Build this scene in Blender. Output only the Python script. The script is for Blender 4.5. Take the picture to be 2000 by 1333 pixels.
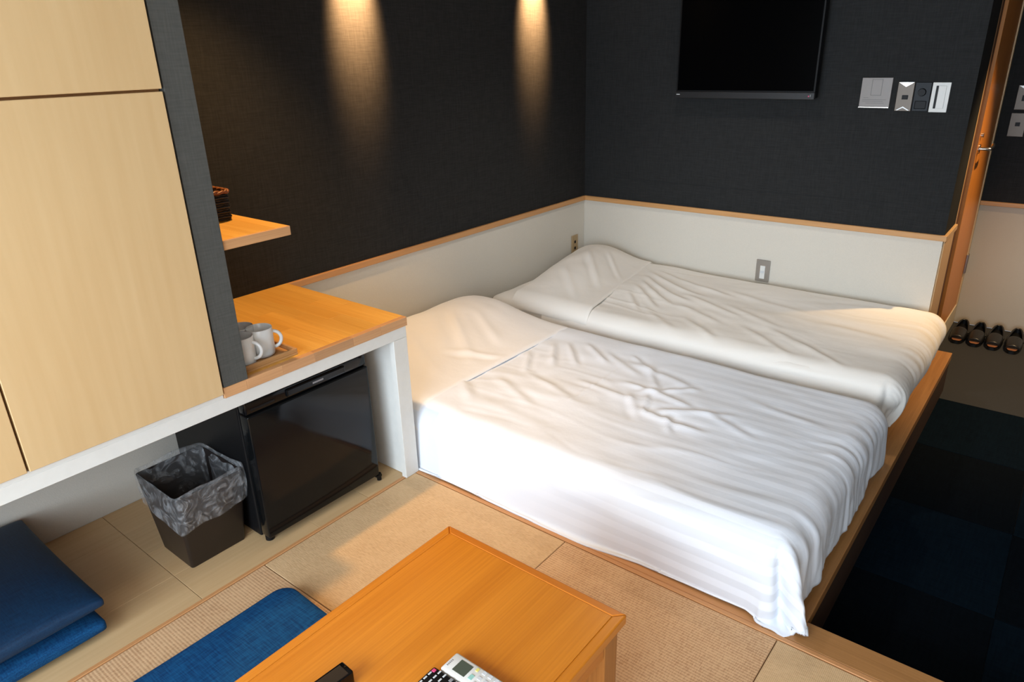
import bpy, bmesh, math, random
import numpy as np
from mathutils import Vector, Matrix, noise
for o in list(bpy.data.objects): bpy.data.objects.remove(o)
SC = bpy.context.scene
COL = SC.collection
rnd = random.Random(7)

# ------------------------------------------------------------------ camera
cam_data = bpy.data.cameras.new('camera'); cam = bpy.data.objects.new('camera', cam_data); COL.objects.link(cam)
RM = ((0.782219, -0.215472, 0.584555), (0.62242, 0.310883, -0.718294), (-0.026956, 0.925702, 0.377293))
m4 = Matrix([list(r) + [0] for r in RM] + [[0, 0, 0, 1]]); m4.translation = Vector((2.32995, -3.59453, 1.40048))
cam.matrix_world = m4
cam_data.sensor_width = 36; cam_data.sensor_fit = 'HORIZONTAL'; cam_data.lens = 1378.2 / 2000 * 36
cam_data.clip_start = .02
SC.camera = cam

# ------------------------------------------------------------------ world, exposure
w = bpy.data.worlds.new('world'); SC.world = w; w.use_nodes = True
w.node_tree.nodes['Background'].inputs[0].default_value = (.62, .78, 1, 1)
w.node_tree.nodes['Background'].inputs[1].default_value = 1.0
SC.view_settings.view_transform = 'Standard'; SC.view_settings.look = 'None'
SC.view_settings.gamma = 1; SC.view_settings.use_curve_mapping = False
SC.view_settings.exposure = 0.2

# ------------------------------------------------------------------ lights
def area(name, loc, target, sx, sy, power, col, spread=180):
    l = bpy.data.lights.new(name, 'AREA'); l.shape = 'RECTANGLE'; l.size = sx; l.size_y = sy
    l.energy = power; l.color = col; l.spread = math.radians(spread)
    o = bpy.data.objects.new(name, l); COL.objects.link(o); o.location = loc
    o.rotation_euler = (Vector(target) - Vector(loc)).to_track_quat('-Z', 'Y').to_euler(); return o
def spot(name, loc, target, power, angle, blend, col, size=.03):
    l = bpy.data.lights.new(name, 'SPOT'); l.energy = power; l.color = col; l.spot_size = math.radians(angle)
    l.spot_blend = blend; l.shadow_soft_size = size
    o = bpy.data.objects.new(name, l); COL.objects.link(o); o.location = loc
    o.rotation_euler = (Vector(target) - Vector(loc)).to_track_quat('-Z', 'Y').to_euler(); return o
WARM = (1, .60, .24)
CEIL = 2.15
# daylight through the window behind the camera, then a side fill
area('window_daylight', (1.75, -5.15, 1.15), (1.65, -1.9, .1), 2.3, 1.45, 74, (.74, .87, 1), 140)
area('side_fill', (3.22, -4.3, 1.2), (.6, -3.4, .8), 1.3, 1.4, 23, (.95, .98, 1))  # fill added to brighten the cupboard doors, no window on this side
WASH = [(.23, -1.635), (.23, -.493), (.40, -2.37)]
spot('wall_spot', (.135, -1.635, 1.935), (.0, -1.635, 1.66), 720, 40, 1, (1, .56, .24))
spot('wall_spot', (.135, -.493, 1.935), (.0, -.493, 1.66), 720, 40, 1, (1, .56, .24))
spot('bed_fill', (1.0, -.9, CEIL - .04), (.95, -.9, 0), 36, 110, 1, (1, .90, .78), .05)  # fill lamp added to warm and brighten the bed tops
spot('desk_spot', (.40, -2.37, CEIL - .04), (.40, -2.37, 0), 72, 80, .7, WARM)
spot('entry_spot', (2.62, .62, CEIL - .04), (2.08, .36, -.2), 150, 62, .7, (1, .66, .32))
spot('table_spot', (1.45, -3.3, CEIL - .04), (1.45, -3.2, 0), 6, 90, .8, WARM)

# ------------------------------------------------------------------ materials
def new_mat(name):
    m = bpy.data.materials.new(name); m.use_nodes = True
    nt = m.node_tree; return m, nt, nt.nodes['Principled BSDF']
def setp(b, rough=.5, metal=0, spec=.5, **k):
    b.inputs['Roughness'].default_value = rough; b.inputs['Metallic'].default_value = metal
    b.inputs['Specular IOR Level'].default_value = spec
    for a, v in k.items(): b.inputs[a.replace('_', ' ')].default_value = v
def c4(c): return (c[0], c[1], c[2], 1)
def S(r, g, b):
    f = lambda v: (v / 255 / 12.92) if v / 255 <= .04045 else ((v / 255 + .055) / 1.055) ** 2.4
    return (f(r), f(g), f(b))
def plain(name, col, rough=.5, metal=0, spec=.5, nscale=60, bump=.05, var=.02, **k):
    m, nt, b = new_mat(name); setp(b, rough, metal, spec, **k); b.inputs['Base Color'].default_value = c4(col)
    tc = nt.nodes.new('ShaderNodeTexCoord'); n = nt.nodes.new('ShaderNodeTexNoise'); n.inputs['Scale'].default_value = nscale
    nt.links.new(tc.outputs['Object'], n.inputs['Vector'])
    r = nt.nodes.new('ShaderNodeValToRGB'); r.color_ramp.elements[0].position = .3; r.color_ramp.elements[1].position = .7
    r.color_ramp.elements[0].color = c4([v * (1 - var) for v in col]); r.color_ramp.elements[1].color = c4([min(1, v * (1 + var)) for v in col])
    nt.links.new(n.outputs['Fac'], r.inputs['Fac']); nt.links.new(r.outputs['Color'], b.inputs['Base Color'])
    if bump:
        bp = nt.nodes.new('ShaderNodeBump'); bp.inputs['Strength'].default_value = bump; bp.inputs['Distance'].default_value = .002
        nt.links.new(n.outputs['Fac'], bp.inputs['Height']); nt.links.new(bp.outputs['Normal'], b.inputs['Normal'])
    return m
def wood(name, ca, cb, axis='y', rough=.4, freq=28, contrast=1.0, spec=.45, rand=.06, coat=0, figure=2.2):
    """grain along one axis, random tone per object"""
    m, nt, b = new_mat(name); setp(b, rough, 0, spec); b.inputs['Coat Weight'].default_value = coat; b.inputs['Coat Roughness'].default_value = .25
    L = nt.links.new
    tc = nt.nodes.new('ShaderNodeTexCoord'); oi = nt.nodes.new('ShaderNodeObjectInfo')
    add = nt.nodes.new('ShaderNodeVectorMath'); add.operation = 'ADD'
    sc = nt.nodes.new('ShaderNodeVectorMath'); sc.operation = 'SCALE'; sc.inputs[0].default_value = (13, 7, 5)
    L(oi.outputs['Random'], sc.inputs['Scale']); L(tc.outputs['Object'], add.inputs[0]); L(sc.outputs[0], add.inputs[1])
    def stretched(k_long, k_cross, detail=4, dist=0):
        mp = nt.nodes.new('ShaderNodeMapping'); v = [k_cross] * 3; v['xyz'.index(axis)] = k_long
        mp.inputs['Scale'].default_value = v; n = nt.nodes.new('ShaderNodeTexNoise')
        n.inputs['Scale'].default_value = 1; n.inputs['Detail'].default_value = detail; n.inputs['Distortion'].default_value = dist
        L(add.outputs[0], mp.inputs[0]); L(mp.outputs[0], n.inputs['Vector']); return n
    a = stretched(figure * .45, freq * .45, 3, .8); fine = stretched(figure * 2, freq * 6, 5); broad = stretched(figure * .35, figure * 1.8, 2)
    mx = nt.nodes.new('ShaderNodeMath'); mx.operation = 'MULTIPLY_ADD'; mx.inputs[1].default_value = .45
    L(fine.outputs['Fac'], mx.inputs[0]); 
    m2 = nt.nodes.new('ShaderNodeMath'); m2.operation = 'MULTIPLY'; m2.inputs[1].default_value = .4; L(a.outputs['Fac'], m2.inputs[0])
    m3 = nt.nodes.new('ShaderNodeMath'); m3.operation = 'MULTIPLY_ADD'; m3.inputs[1].default_value = .3; L(broad.outputs['Fac'], m3.inputs[0]); L(m2.outputs[0], m3.inputs[2])
    L(m3.outputs[0], mx.inputs[2])
    r = nt.nodes.new('ShaderNodeValToRGB'); w_ = .19 / contrast
    r.color_ramp.elements[0].position = .575 - w_; r.color_ramp.elements[1].position = .575 + w_
    r.color_ramp.elements[0].color = c4(cb); r.color_ramp.elements[1].color = c4(ca)
    L(mx.outputs[0], r.inputs['Fac'])
    hs = nt.nodes.new('ShaderNodeHueSaturation'); mr = nt.nodes.new('ShaderNodeMapRange')
    mr.inputs['To Min'].default_value = 1 - rand; mr.inputs['To Max'].default_value = 1 + rand
    L(oi.outputs['Random'], mr.inputs['Value']); L(mr.outputs[0], hs.inputs['Value']); L(r.outputs['Color'], hs.inputs['Color'])
    L(hs.outputs['Color'], b.inputs['Base Color'])
    bp = nt.nodes.new('ShaderNodeBump'); bp.inputs['Strength'].default_value = .12; bp.inputs['Distance'].default_value = .001
    L(fine.outputs['Fac'], bp.inputs['Height']); L(bp.outputs['Normal'], b.inputs['Normal'])
    return m
def woven(name, ca, cb, pitch=.0022, rough=.9, spec=.2, plane='xz', bump=.6, slub=1.0):
    """crossed threads: noise stretched both ways"""
    m, nt, b = new_mat(name); setp(b, rough, 0, spec); L = nt.links.new
    tc = nt.nodes.new('ShaderNodeTexCoord'); outs = []
    for ax in plane:
        mp = nt.nodes.new('ShaderNodeMapping'); v = [1 / pitch / 2] * 3; v['xyz'.index(ax)] = 1 / pitch / 26
        mp.inputs['Scale'].default_value = v; n = nt.nodes.new('ShaderNodeTexNoise'); n.inputs['Scale'].default_value = 1; n.inputs['Detail'].default_value = 2
        L(tc.outputs['Object'], mp.inputs[0]); L(mp.outputs[0], n.inputs['Vector']); outs.append(n)
    ad = nt.nodes.new('ShaderNodeMath'); ad.operation = 'ADD'; L(outs[0].outputs['Fac'], ad.inputs[0]); L(outs[1].outputs['Fac'], ad.inputs[1])
    hf = nt.nodes.new('ShaderNodeMath'); hf.operation = 'MULTIPLY'; hf.inputs[1].default_value = .5; L(ad.outputs[0], hf.inputs[0])
    r = nt.nodes.new('ShaderNodeValToRGB'); d = .12 / slub
    r.color_ramp.elements[0].position = .5 - d; r.color_ramp.elements[1].position = .5 + d
    r.color_ramp.elements[0].color = c4(cb); r.color_ramp.elements[1].color = c4(ca); L(hf.outputs[0], r.inputs['Fac'])
    L(r.outputs['Color'], b.inputs['Base Color'])
    bp = nt.nodes.new('ShaderNodeBump'); bp.inputs['Strength'].default_value = bump; bp.inputs['Distance'].default_value = .0012
    L(hf.outputs[0], bp.inputs['Height']); L(bp.outputs['Normal'], b.inputs['Normal'])
    return m
def tatami(name, axis, ca, cb, pitch=.0085):
    m, nt, b = new_mat(name); setp(b, .75, 0, .25); L = nt.links.new
    tc = nt.nodes.new('ShaderNodeTexCoord')
    wv = nt.nodes.new('ShaderNodeTexWave'); wv.bands_direction = 'Y' if axis == 'x' else 'X'
    wv.inputs['Scale'].default_value = 1 / pitch / 3.1831 ; wv.inputs['Distortion'].default_value = .25; wv.inputs['Detail'].default_value = 1
    L(tc.outputs['Object'], wv.inputs['Vector'])
    n = nt.nodes.new('ShaderNodeTexNoise'); mp = nt.nodes.new('ShaderNodeMapping')
    v = [420, 420, 420]; v['xyz'.index('y' if axis == 'x' else 'x')] = 60; mp.inputs['Scale'].default_value = v
    n.inputs['Scale'].default_value = 1; n.inputs['Detail'].default_value = 2; L(tc.outputs['Object'], mp.inputs[0]); L(mp.outputs[0], n.inputs['Vector'])
    n2 = nt.nodes.new('ShaderNodeTexNoise'); n2.inputs['Scale'].default_value = 9; L(tc.outputs['Object'], n2.inputs['Vector'])
    a1 = nt.nodes.new('ShaderNodeMath'); a1.operation = 'MULTIPLY_ADD'; a1.inputs[1].default_value = .35; L(wv.outputs['Fac'], a1.inputs[0]); L(n.outputs['Fac'], a1.inputs[2])
    a2 = nt.nodes.new('ShaderNodeMath'); a2.operation = 'MULTIPLY_ADD'; a2.inputs[1].default_value = .35; L(n2.outputs['Fac'], a2.inputs[0]); L(a1.outputs[0], a2.inputs[2])
    r = nt.nodes.new('ShaderNodeValToRGB'); r.color_ramp.elements[0].position = .5; r.color_ramp.elements[1].position = 1.1
    r.color_ramp.elements[0].color = c4(cb); r.color_ramp.elements[1].color = c4(ca); L(a2.outputs[0], r.inputs['Fac']); L(r.outputs['Color'], b.inputs['Base Color'])
    bp = nt.nodes.new('ShaderNodeBump'); bp.inputs['Strength'].default_value = .5; bp.inputs['Distance'].default_value = .0015
    L(a1.outputs[0], bp.inputs['Height']); L(bp.outputs['Normal'], b.inputs['Normal'])
    return m
def cotton(name, col, stripe=False, pitch=.052):
    m, nt, b = new_mat(name); setp(b, .85, 0, .2); L = nt.links.new
    b.inputs['Sheen Weight'].default_value = .12
    tc = nt.nodes.new('ShaderNodeTexCoord')
    n = nt.nodes.new('ShaderNodeTexNoise'); n.inputs['Scale'].default_value = 14; n.inputs['Detail'].default_value = 5
    L(tc.outputs['Object'], n.inputs['Vector'])
    bp = nt.nodes.new('ShaderNodeBump'); bp.inputs['Strength'].default_value = .22; bp.inputs['Distance'].default_value = .008
    L(n.outputs['Fac'], bp.inputs['Height']); L(bp.outputs['Normal'], b.inputs['Normal'])
    b.inputs['Base Color'].default_value = c4(col)
    if stripe:
        uv = nt.nodes.new('ShaderNodeUVMap'); uv.uv_map = 'cloth'
        sp = nt.nodes.new('ShaderNodeSeparateXYZ'); L(uv.outputs[0], sp.inputs[0])
        k = nt.nodes.new('ShaderNodeMath'); k.operation = 'MULTIPLY'; k.inputs[1].default_value = 1 / pitch; L(sp.outputs['Y'], k.inputs[0])
        fr = nt.nodes.new('ShaderNodeMath'); fr.operation = 'PINGPONG'; fr.inputs[1].default_value = .5; L(k.outputs[0], fr.inputs[0])
        mr = nt.nodes.new('ShaderNodeMapRange'); mr.interpolation_type = 'SMOOTHSTEP'
        mr.inputs['From Min'].default_value = .21; mr.inputs['From Max'].default_value = .29; L(fr.outputs[0], mr.inputs['Value'])
        r = nt.nodes.new('ShaderNodeMix'); r.data_type = 'RGBA'; r.inputs['A'].default_value = c4(col); r.inputs['B'].default_value = c4([v * .88 for v in col])
        sm = nt.nodes.new('ShaderNodeMapRange'); sm.inputs['From Min'].default_value = 1.1; sm.inputs['From Max'].default_value = 1.8; L(sp.outputs['X'], sm.inputs['Value'])  # stripes fade toward the head: washing-out by light put into the colour
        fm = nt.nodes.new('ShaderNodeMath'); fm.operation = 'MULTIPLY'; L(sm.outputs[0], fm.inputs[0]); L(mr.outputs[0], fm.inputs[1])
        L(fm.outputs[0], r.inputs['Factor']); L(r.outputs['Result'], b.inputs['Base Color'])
    return m

M = {}
M['maple'] = wood('maple_veneer', S(222, 193, 146), S(203, 168, 118), 'z', rough=.42, freq=8, contrast=.55, rand=.015, figure=1.5)
M['maple_edge'] = wood('maple_edge', S(170, 120, 70), S(150, 100, 56), 'z', rough=.5)
M['desk_y'] = wood('oiled_plank_cross', S(232, 180, 92), S(204, 146, 62), 'x', rough=.33, freq=40, rand=.09, coat=.15)
M['front_stave'] = wood('oiled_front_stave', S(208, 160, 112), S(178, 128, 84), 'y', rough=.4, freq=50, rand=.16)
M['table'] = wood('honey_table_wood', S(216, 134, 36), S(188, 106, 16), 'y', rough=.3, freq=34, rand=.02, coat=.3, figure=1.4)
M['table_x'] = wood('honey_table_wood_cross', S(212, 126, 36), S(186, 102, 22), 'x', rough=.3, freq=34, rand=.03, coat=.3)
M['table_leg'] = wood('honey_table_leg', S(176, 116, 56), S(146, 88, 38), 'z', rough=.35, freq=40, rand=.05)  # darker tone: shade on the table's side put into the colour
M['trim_y'] = wood('trim_wood_y', S(208, 156, 102), S(182, 128, 78), 'y', rough=.45, freq=60, rand=.05)
M['trim_x'] = wood('trim_wood_x', S(214, 164, 108), S(188, 136, 84), 'x', rough=.45, freq=60, rand=.05)
M['trim_z'] = wood('trim_wood_z', S(212, 176, 130), S(190, 150, 104), 'z', rough=.45, freq=60, rand=.05)
M['kerb_y'] = wood('kerb_oak_y', S(184, 134, 80), S(150, 102, 56), 'y', rough=.42, freq=34, rand=.07)
M['kerb_x'] = wood('kerb_oak_x', S(178, 128, 76), S(142, 96, 52), 'x', rough=.42, freq=34, rand=.05)
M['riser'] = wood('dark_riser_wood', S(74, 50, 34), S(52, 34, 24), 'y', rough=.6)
M['strip_y'] = wood('strip_wood_y', S(204, 150, 98), S(178, 122, 74), 'y', rough=.5, freq=80)
M['strip_x'] = wood('strip_wood_x', S(204, 150, 98), S(178, 122, 74), 'x', rough=.5, freq=80)
M['board'] = wood('pale_floor_board', S(214, 182, 136), S(196, 160, 114), 'y', rough=.5, freq=14, contrast=.8, rand=.05, figure=1.2)
M['door'] = wood('door_veneer', S(216, 142, 62), S(196, 120, 46), 'z', rough=.4, freq=14, contrast=.8, rand=.02)
M['groove'] = plain('groove_shadow_wood', S(96, 60, 36), .7)
M['wallpaper'] = woven('charcoal_wallpaper', (.032, .031, .030), (.020, .0194, .0188), .0022, .9, .10, 'yz', .35, .6)
M['wallpaper_b'] = woven('charcoal_wallpaper_back', (.030, .031, .0315), (.020, .0208, .0212), .0022, .9, .08, 'xz', .35, .6)
M['linen_panel'] = woven('grey_linen_panel', (.092, .092, .083), (.068, .069, .062), .0022, .85, .25, 'yz', .3, .6)
M['plaster'] = plain('warm_white_wallpaper', S(214, 208, 196), .85, nscale=260, bump=.25)
M['plaster_beige'] = plain('beige_wallpaper', S(196, 184, 164), .85, nscale=260, bump=.25)
M['white_paint'] = plain('white_paint', S(222, 222, 216), .5, nscale=40, bump=.03)
M['ceiling'] = plain('ceiling_paper', S(205, 202, 198), .9)
M['room_wall'] = plain('room_wall', S(150, 145, 138), .9)
M['black_gloss'] = plain('black_gloss_enamel', (.004, .004, .0045), .10, spec=.28, bump=0)
M['black_door'] = plain('black_door_enamel', (.004, .0045, .005), .09, spec=.25, bump=0)
M['black_matte'] = plain('black_plastic', (.005, .005, .0055), .45, spec=.2)
M['dark_bronze'] = plain('dark_bronze_plastic', S(30, 23, 20), .42)
M['grey_print'] = plain('grey_print', (.25, .25, .26), .5, bump=0)
M['silver'] = plain('brushed_steel', (.42, .40, .38), .32, metal=1, nscale=200)
M['bronze_plate'] = plain('bronze_switch_plate', S(104, 94, 84), .4, metal=.3)
M['facet'] = plain('bright_facet', (.38, .37, .35), .3, metal=.6, bump=0)
M['chrome'] = plain('chrome', (.75, .72, .68), .18, metal=1, bump=0)
M['white_plastic'] = plain('white_plastic', S(222, 222, 218), .4, bump=0)
M['ceramic'] = plain('white_ceramic', S(232, 234, 232), .22, spec=.6, bump=0)
M['mug_in'] = plain('mug_inner', S(170, 160, 150), .3, bump=0)
M['tray'] = wood('tray_wood', S(196, 150, 98), S(168, 122, 74), 'y', rough=.5, freq=60)
M['wicker'] = plain('dark_wicker', (.010, .007, .005), .5)
M['wicker_rim'] = plain('wicker_rim', S(120, 66, 26), .5)
M['blue'] = woven('teal_blue_cushion', S(16, 78, 124), S(6, 48, 90), .0018, .85, .2, 'xy', .8, slub=.8)
M['blue_dark'] = woven('navy_teal_cushion', S(9, 52, 84), S(4, 34, 62), .0016, .6, .35, 'xy', .5, slub=.6)
M['tat_x'] = tatami('tatami_weave_x', 'x', S(214, 176, 134), S(176, 134, 96))
M['tat_y'] = tatami('tatami_weave_y', 'y', S(216, 182, 138), S(186, 150, 108), .004)
M['carpet_a'] = woven('navy_carpet', (.0022, .0074, .013), (.0012, .0045, .0085), .003, .95, .05, 'xy')
M['carpet_b'] = woven('black_carpet', (.0018, .004, .0064), (.0010, .0024, .0040), .003, .95, .05, 'xy')
M['entry'] = plain('grey_entry_floor', (.017, .0195, .023), .8, nscale=120, bump=.3)
M['slip'] = plain('black_slipper_leather', (.006, .006, .006), .35)
M['insole'] = plain('tan_insole', S(140, 92, 62), .45)
M['screen'] = plain('tv_screen_glass', (.0012, .0012, .0014), .22, spec=.03, bump=0)
M['lcd'] = plain('remote_lcd', S(74, 82, 70), .3, bump=0)
M['btn_white'] = plain('button_grey', S(205, 208, 210), .5, bump=0)
M['btn_green'] = plain('button_green', S(150, 200, 190), .5, bump=0)
M['btn_yellow'] = plain('button_yellow', S(226, 214, 120), .5, bump=0)
M['btn_pink'] = plain('button_pink', S(214, 70, 120), .5, bump=0)
M['btn_blue'] = plain('button_blue', S(70, 110, 190), .5, bump=0)
M['cotton'] = cotton('white_cotton', S(242, 242, 243))
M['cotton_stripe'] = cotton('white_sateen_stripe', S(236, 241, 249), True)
M['cotton_warm_lit'] = cotton('white_cotton_warm_lit', S(243, 239, 232))  # downlight warmth on the far bed put into the white
def bag_mat():
    m, nt, b = new_mat('clear_polythene'); L = nt.links.new
    b.inputs['Base Color'].default_value = (.62, .64, .66, 1); b.inputs['Roughness'].default_value = .12
    b.inputs['Specular IOR Level'].default_value = 1
    tc = nt.nodes.new('ShaderNodeTexCoord'); n = nt.nodes.new('ShaderNodeTexNoise'); n.inputs['Scale'].default_value = 17; n.inputs['Detail'].default_value = 6; n.inputs['Distortion'].default_value = 2.6; n.inputs['Roughness'].default_value = .62
    L(tc.outputs['Object'], n.inputs['Vector'])
    bp = nt.nodes.new('ShaderNodeBump'); bp.inputs['Strength'].default_value = 1; bp.inputs['Distance'].default_value = .012
    L(n.outputs['Fac'], bp.inputs['Height']); L(bp.outputs['Normal'], b.inputs['Normal'])
    r = nt.nodes.new('ShaderNodeMapRange'); r.inputs['From Min'].default_value = .45; r.inputs['From Max'].default_value = .66; r.inputs['To Min'].default_value = .10; r.inputs['To Max'].default_value = .42
    L(n.outputs['Fac'], r.inputs['Value']); L(r.outputs[0], b.inputs['Alpha'])
    return m
M['bag'] = bag_mat()

# ------------------------------------------------------------------ mesh helpers (world coordinates in, local out)
def box(bm, x0, x1, y0, y1, z0, z1, bev=0, seg=1, rot=None, piv=None, mi=0):
    v = [bm.verts.new((x, y, z)) for x in (x0, x1) for y in (y0, y1) for z in (z0, z1)]
    fs = [bm.faces.new([v[i] for i in f]) for f in ((0, 1, 3, 2), (4, 6, 7, 5), (0, 4, 5, 1), (2, 3, 7, 6), (0, 2, 6, 4), (1, 5, 7, 3))]
    for f in fs: f.material_index = mi
    vs = v
    if bev:
        es = list({e for f in fs for e in f.edges})
        r = bmesh.ops.bevel(bm, geom=es, offset=bev, segments=seg, affect='EDGES', profile=.5)
        vs = list({vv for f in r['faces'] for vv in f.verts} | {q for q in v if q.is_valid})
        for f in r['faces']: f.material_index = mi
    if rot: 
        bmesh.ops.rotate(bm, verts=vs, cent=piv or ((x0 + x1) / 2, (y0 + y1) / 2, (z0 + z1) / 2), matrix=rot)
    return vs
def cyl(bm, p0, p1, r0, r1=None, n=24, mi=0):
    p0, p1 = Vector(p0), Vector(p1); r1 = r0 if r1 is None else r1
    d = p1 - p0; q = Vector((0, 0, 1)).rotation_difference(d.normalized()).to_matrix().to_4x4(); q.translation = (p0 + p1) / 2
    r = bmesh.ops.create_cone(bm, cap_ends=True, segments=n, radius1=r0, radius2=r1, depth=d.length, matrix=q)
    for f in {f for v in r['verts'] for f in v.link_faces}: f.material_index = mi
    return r['verts']
def tube(bm, pts, r, n=10, closed=False):
    pts = [Vector(p) for p in pts]; rings = []
    for i, p in enumerate(pts):
        a = pts[i - 1] if (i or closed) else p; b_ = pts[(i + 1) % len(pts)] if (i < len(pts) - 1 or closed) else p
        t = (b_ - a).normalized(); u = t.orthogonal().normalized() if i == 0 else (u - t * u.dot(t)).normalized(); v = t.cross(u)
        rr = r[i] if isinstance(r, (list, tuple)) else r
        rings.append([bm.verts.new(p + (u * math.cos(k * 2 * math.pi / n) + v * math.sin(k * 2 * math.pi / n)) * rr) for k in range(n)])
    m = len(rings)
    for i in range(m if closed else m - 1):
        for k in range(n): bm.faces.new((rings[i][k], rings[i][(k + 1) % n], rings[(i + 1) % m][(k + 1) % n], rings[(i + 1) % m][k]))
    if not closed: bm.faces.new(rings[0][::-1]); bm.faces.new(rings[-1])
def wpos(o):
    p = Vector((0, 0, 0))
    while o: p = p + o.location; o = o.parent
    return p
def link(name, bm, mats, parent=None, smooth=False, label=None, cat=None, group=None, kind=None, uv=None, angle=None):
    bmesh.ops.recalc_face_normals(bm, faces=bm.faces)
    me = bpy.data.meshes.new(name); bm.to_mesh(me); bm.free()
    return finish(name, me, mats, parent, smooth, label, cat, group, kind, angle)
def finish(name, me, mats, parent=None, smooth=False, label=None, cat=None, group=None, kind=None, angle=None):
    for m in (mats if isinstance(mats, (list, tuple)) else [mats]): me.materials.append(m)
    o = bpy.data.objects.new(name, me); COL.objects.link(o)
    co = np.empty(len(me.vertices) * 3, np.float32); me.vertices.foreach_get('co', co); co = co.reshape(-1, 3)
    mn, mxx = co.min(0), co.max(0)
    org = Vector(((mn[0] + mxx[0]) / 2, (mn[1] + mxx[1]) / 2, mn[2]))
    off = wpos(parent) if parent else Vector((0, 0, 0))
    me.transform(Matrix.Translation(-org)); o.location = org - off
    if parent: o.parent = parent
    if smooth:
        for p in me.polygons: p.use_smooth = True
        if angle:
            try: me.set_sharp_from_angle(angle=math.radians(angle))
            except Exception: pass
    tag(o, label, cat, group, kind); return o
def tag(o, label=None, cat=None, group=None, kind=None):
    for k, v in (('label', label), ('category', cat), ('group', group), ('kind', kind)):
        if v: o[k] = v
def empty(name, loc, label, cat, group=None, kind=None):
    o = bpy.data.objects.new(name, None); COL.objects.link(o); o.location = loc; o.empty_display_size = .05
    tag(o, label, cat, group, kind); return o
def B(name, mat, dims, parent=None, bev=.0, seg=1, **k):
    bm = bmesh.new(); box(bm, *dims, bev=bev, seg=seg); return link(name, bm, mat, parent, **k)

# ------------------------------------------------------------------ shell
ZT = .60          # top of the dado trim and of the desk
HF = -.20         # hall floor level
XK, YK = 2.014, -2.014
# left wall
wl = B('wall_left', M['wallpaper'], (-.12, 0, -5.3, 0.0, ZT, CEIL), kind='structure')
B('wainscot', M['plaster'], (-.12, -.002, -2.165, 0, -.02, ZT - .027), wl, label='warm white lower wall panel')
B('wainscot', M['plaster'], (-.12, -.002, -5.3, -2.60, -.02, ZT - .027), wl)
B('dark_wall_section', M['wallpaper'], (-.12, -.002, -2.60, -2.165, -.02, ZT - .027), wl, label='dark lower wall section behind fridge')  # lower wall section in the dark wallpaper material
B('trim_1', M['trim_y'], (-.01, .012, -2.103, 0.0, ZT - .027, ZT), bev=.002, kind='structure')
# back wall with its returning end
wb = B('wall_back', M['wallpaper_b'], (-.12, 1.9, 0, .27, ZT, CEIL), kind='structure')
B('wainscot', M['plaster'], (-.12, 1.898, .002, .268, HF, ZT - .024), wb, label='warm white lower wall panel')
B('seam_line', M['wallpaper_b'], (.165, 1.899, -.0012, .001, .719, .7215), wb)
t2 = B('trim_2', M['trim_x'], (0.0, 1.912, -.012, .004, ZT - .026, ZT), bev=.002, kind='structure')
B('end_cap', M['trim_z'], (1.897, 1.912, .006, .272, ZT - .026, ZT), t2, bev=.002)
B('end_post', M['trim_z'], (1.8985, 1.9035, .02, .27, HF + .005, ZT - .026), t2, label='pale wooden facing on the wall end')
# door side of hall
d1 = B('door_1', M['door'], (1.850, 1.887, .62, 1.215, -.078, 1.93), bev=.001, kind='structure')
B('door_frame', M['trim_z'], (1.84, 1.893, .30, .36, -.078, 1.98), d1)
B('door_frame', M['groove'], (1.84, 1.872, .36, .618, -.078, 1.98), d1, label='dark strip in place of the shaded gap beside the door')  # solid strip, the gap's shade put into its dark colour
B('sill', M['plaster_beige'], (1.80, 1.892, .272, 1.25, HF, -.079), d1, label='pale step below the door')
B('hinge', M['silver'], (1.887, 1.899, 1.205, 1.235, .12, .235), d1, bev=.002, label='steel hinge')
bm = bmesh.new()
cyl(bm, (1.888, .66, .90), (1.894, .66, .90), .024)
tube(bm, [(1.89, .66, .90), (1.925, .66, .90), (1.935, .665, .90), (1.938, .68, .90), (1.938, .76, .902), (1.936, .775, .91)], .008, 10)
hd = link('handle', bm, M['chrome'], d1, smooth=True, angle=40, label='chrome lever handle')
bm = bmesh.new(); cyl(bm, (1.888, .66, .965), (1.898, .66, .965), .012); link('thumb_turn', bm, M['chrome'], hd, smooth=True, angle=40)
B('trim_3', M['maple'], (1.84, 1.893, 1.216, 1.249, -.078, CEIL), kind='structure')
# hall end wall
wf = B('wall_far', M['wallpaper_b'], (1.80, 3.3, 1.25, 1.36, .545, CEIL), kind='structure')
B('wainscot', M['plaster_beige'], (1.80, 3.3, 1.252, 1.36, HF, .523), wf, label='beige lower wall panel')
B('trim_4', M['trim_x'], (1.893, 3.3, 1.238, 1.254, .522, .546), bev=.002, kind='structure')
B('wall_behind_door', M['room_wall'], (1.78, 1.80, .27, 1.25, HF, CEIL), kind='structure')
B('wall_right', M['room_wall'], (3.3, 3.4, -5.3, 1.36, HF - .1, CEIL), kind='structure')
wfr = bmesh.new()
box(wfr, -.12, .6, -5.3, -5.2, HF, CEIL); box(wfr, 2.9, 3.3, -5.3, -5.2, HF, CEIL); box(wfr, .6, 2.9, -5.3, -5.2, HF, .4); box(wfr, .6, 2.9, -5.3, -5.2, 1.9, CEIL)
link('wall_front', wfr, M['room_wall'], kind='structure')
wn = bmesh.new()
for x in (.6, 1.725, 2.87): box(wn, x, x + .03, -5.27, -5.22, .4, 1.9)
for z in (.4, 1.87): box(wn, .6, 2.9, -5.27, -5.22, z, z + .03)
link('window_1', wn, M['silver'], kind='structure')
B('ceiling', M['ceiling'], (-.12, 3.4, -5.3, 1.36, CEIL, CEIL + .1), kind='structure')

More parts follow.
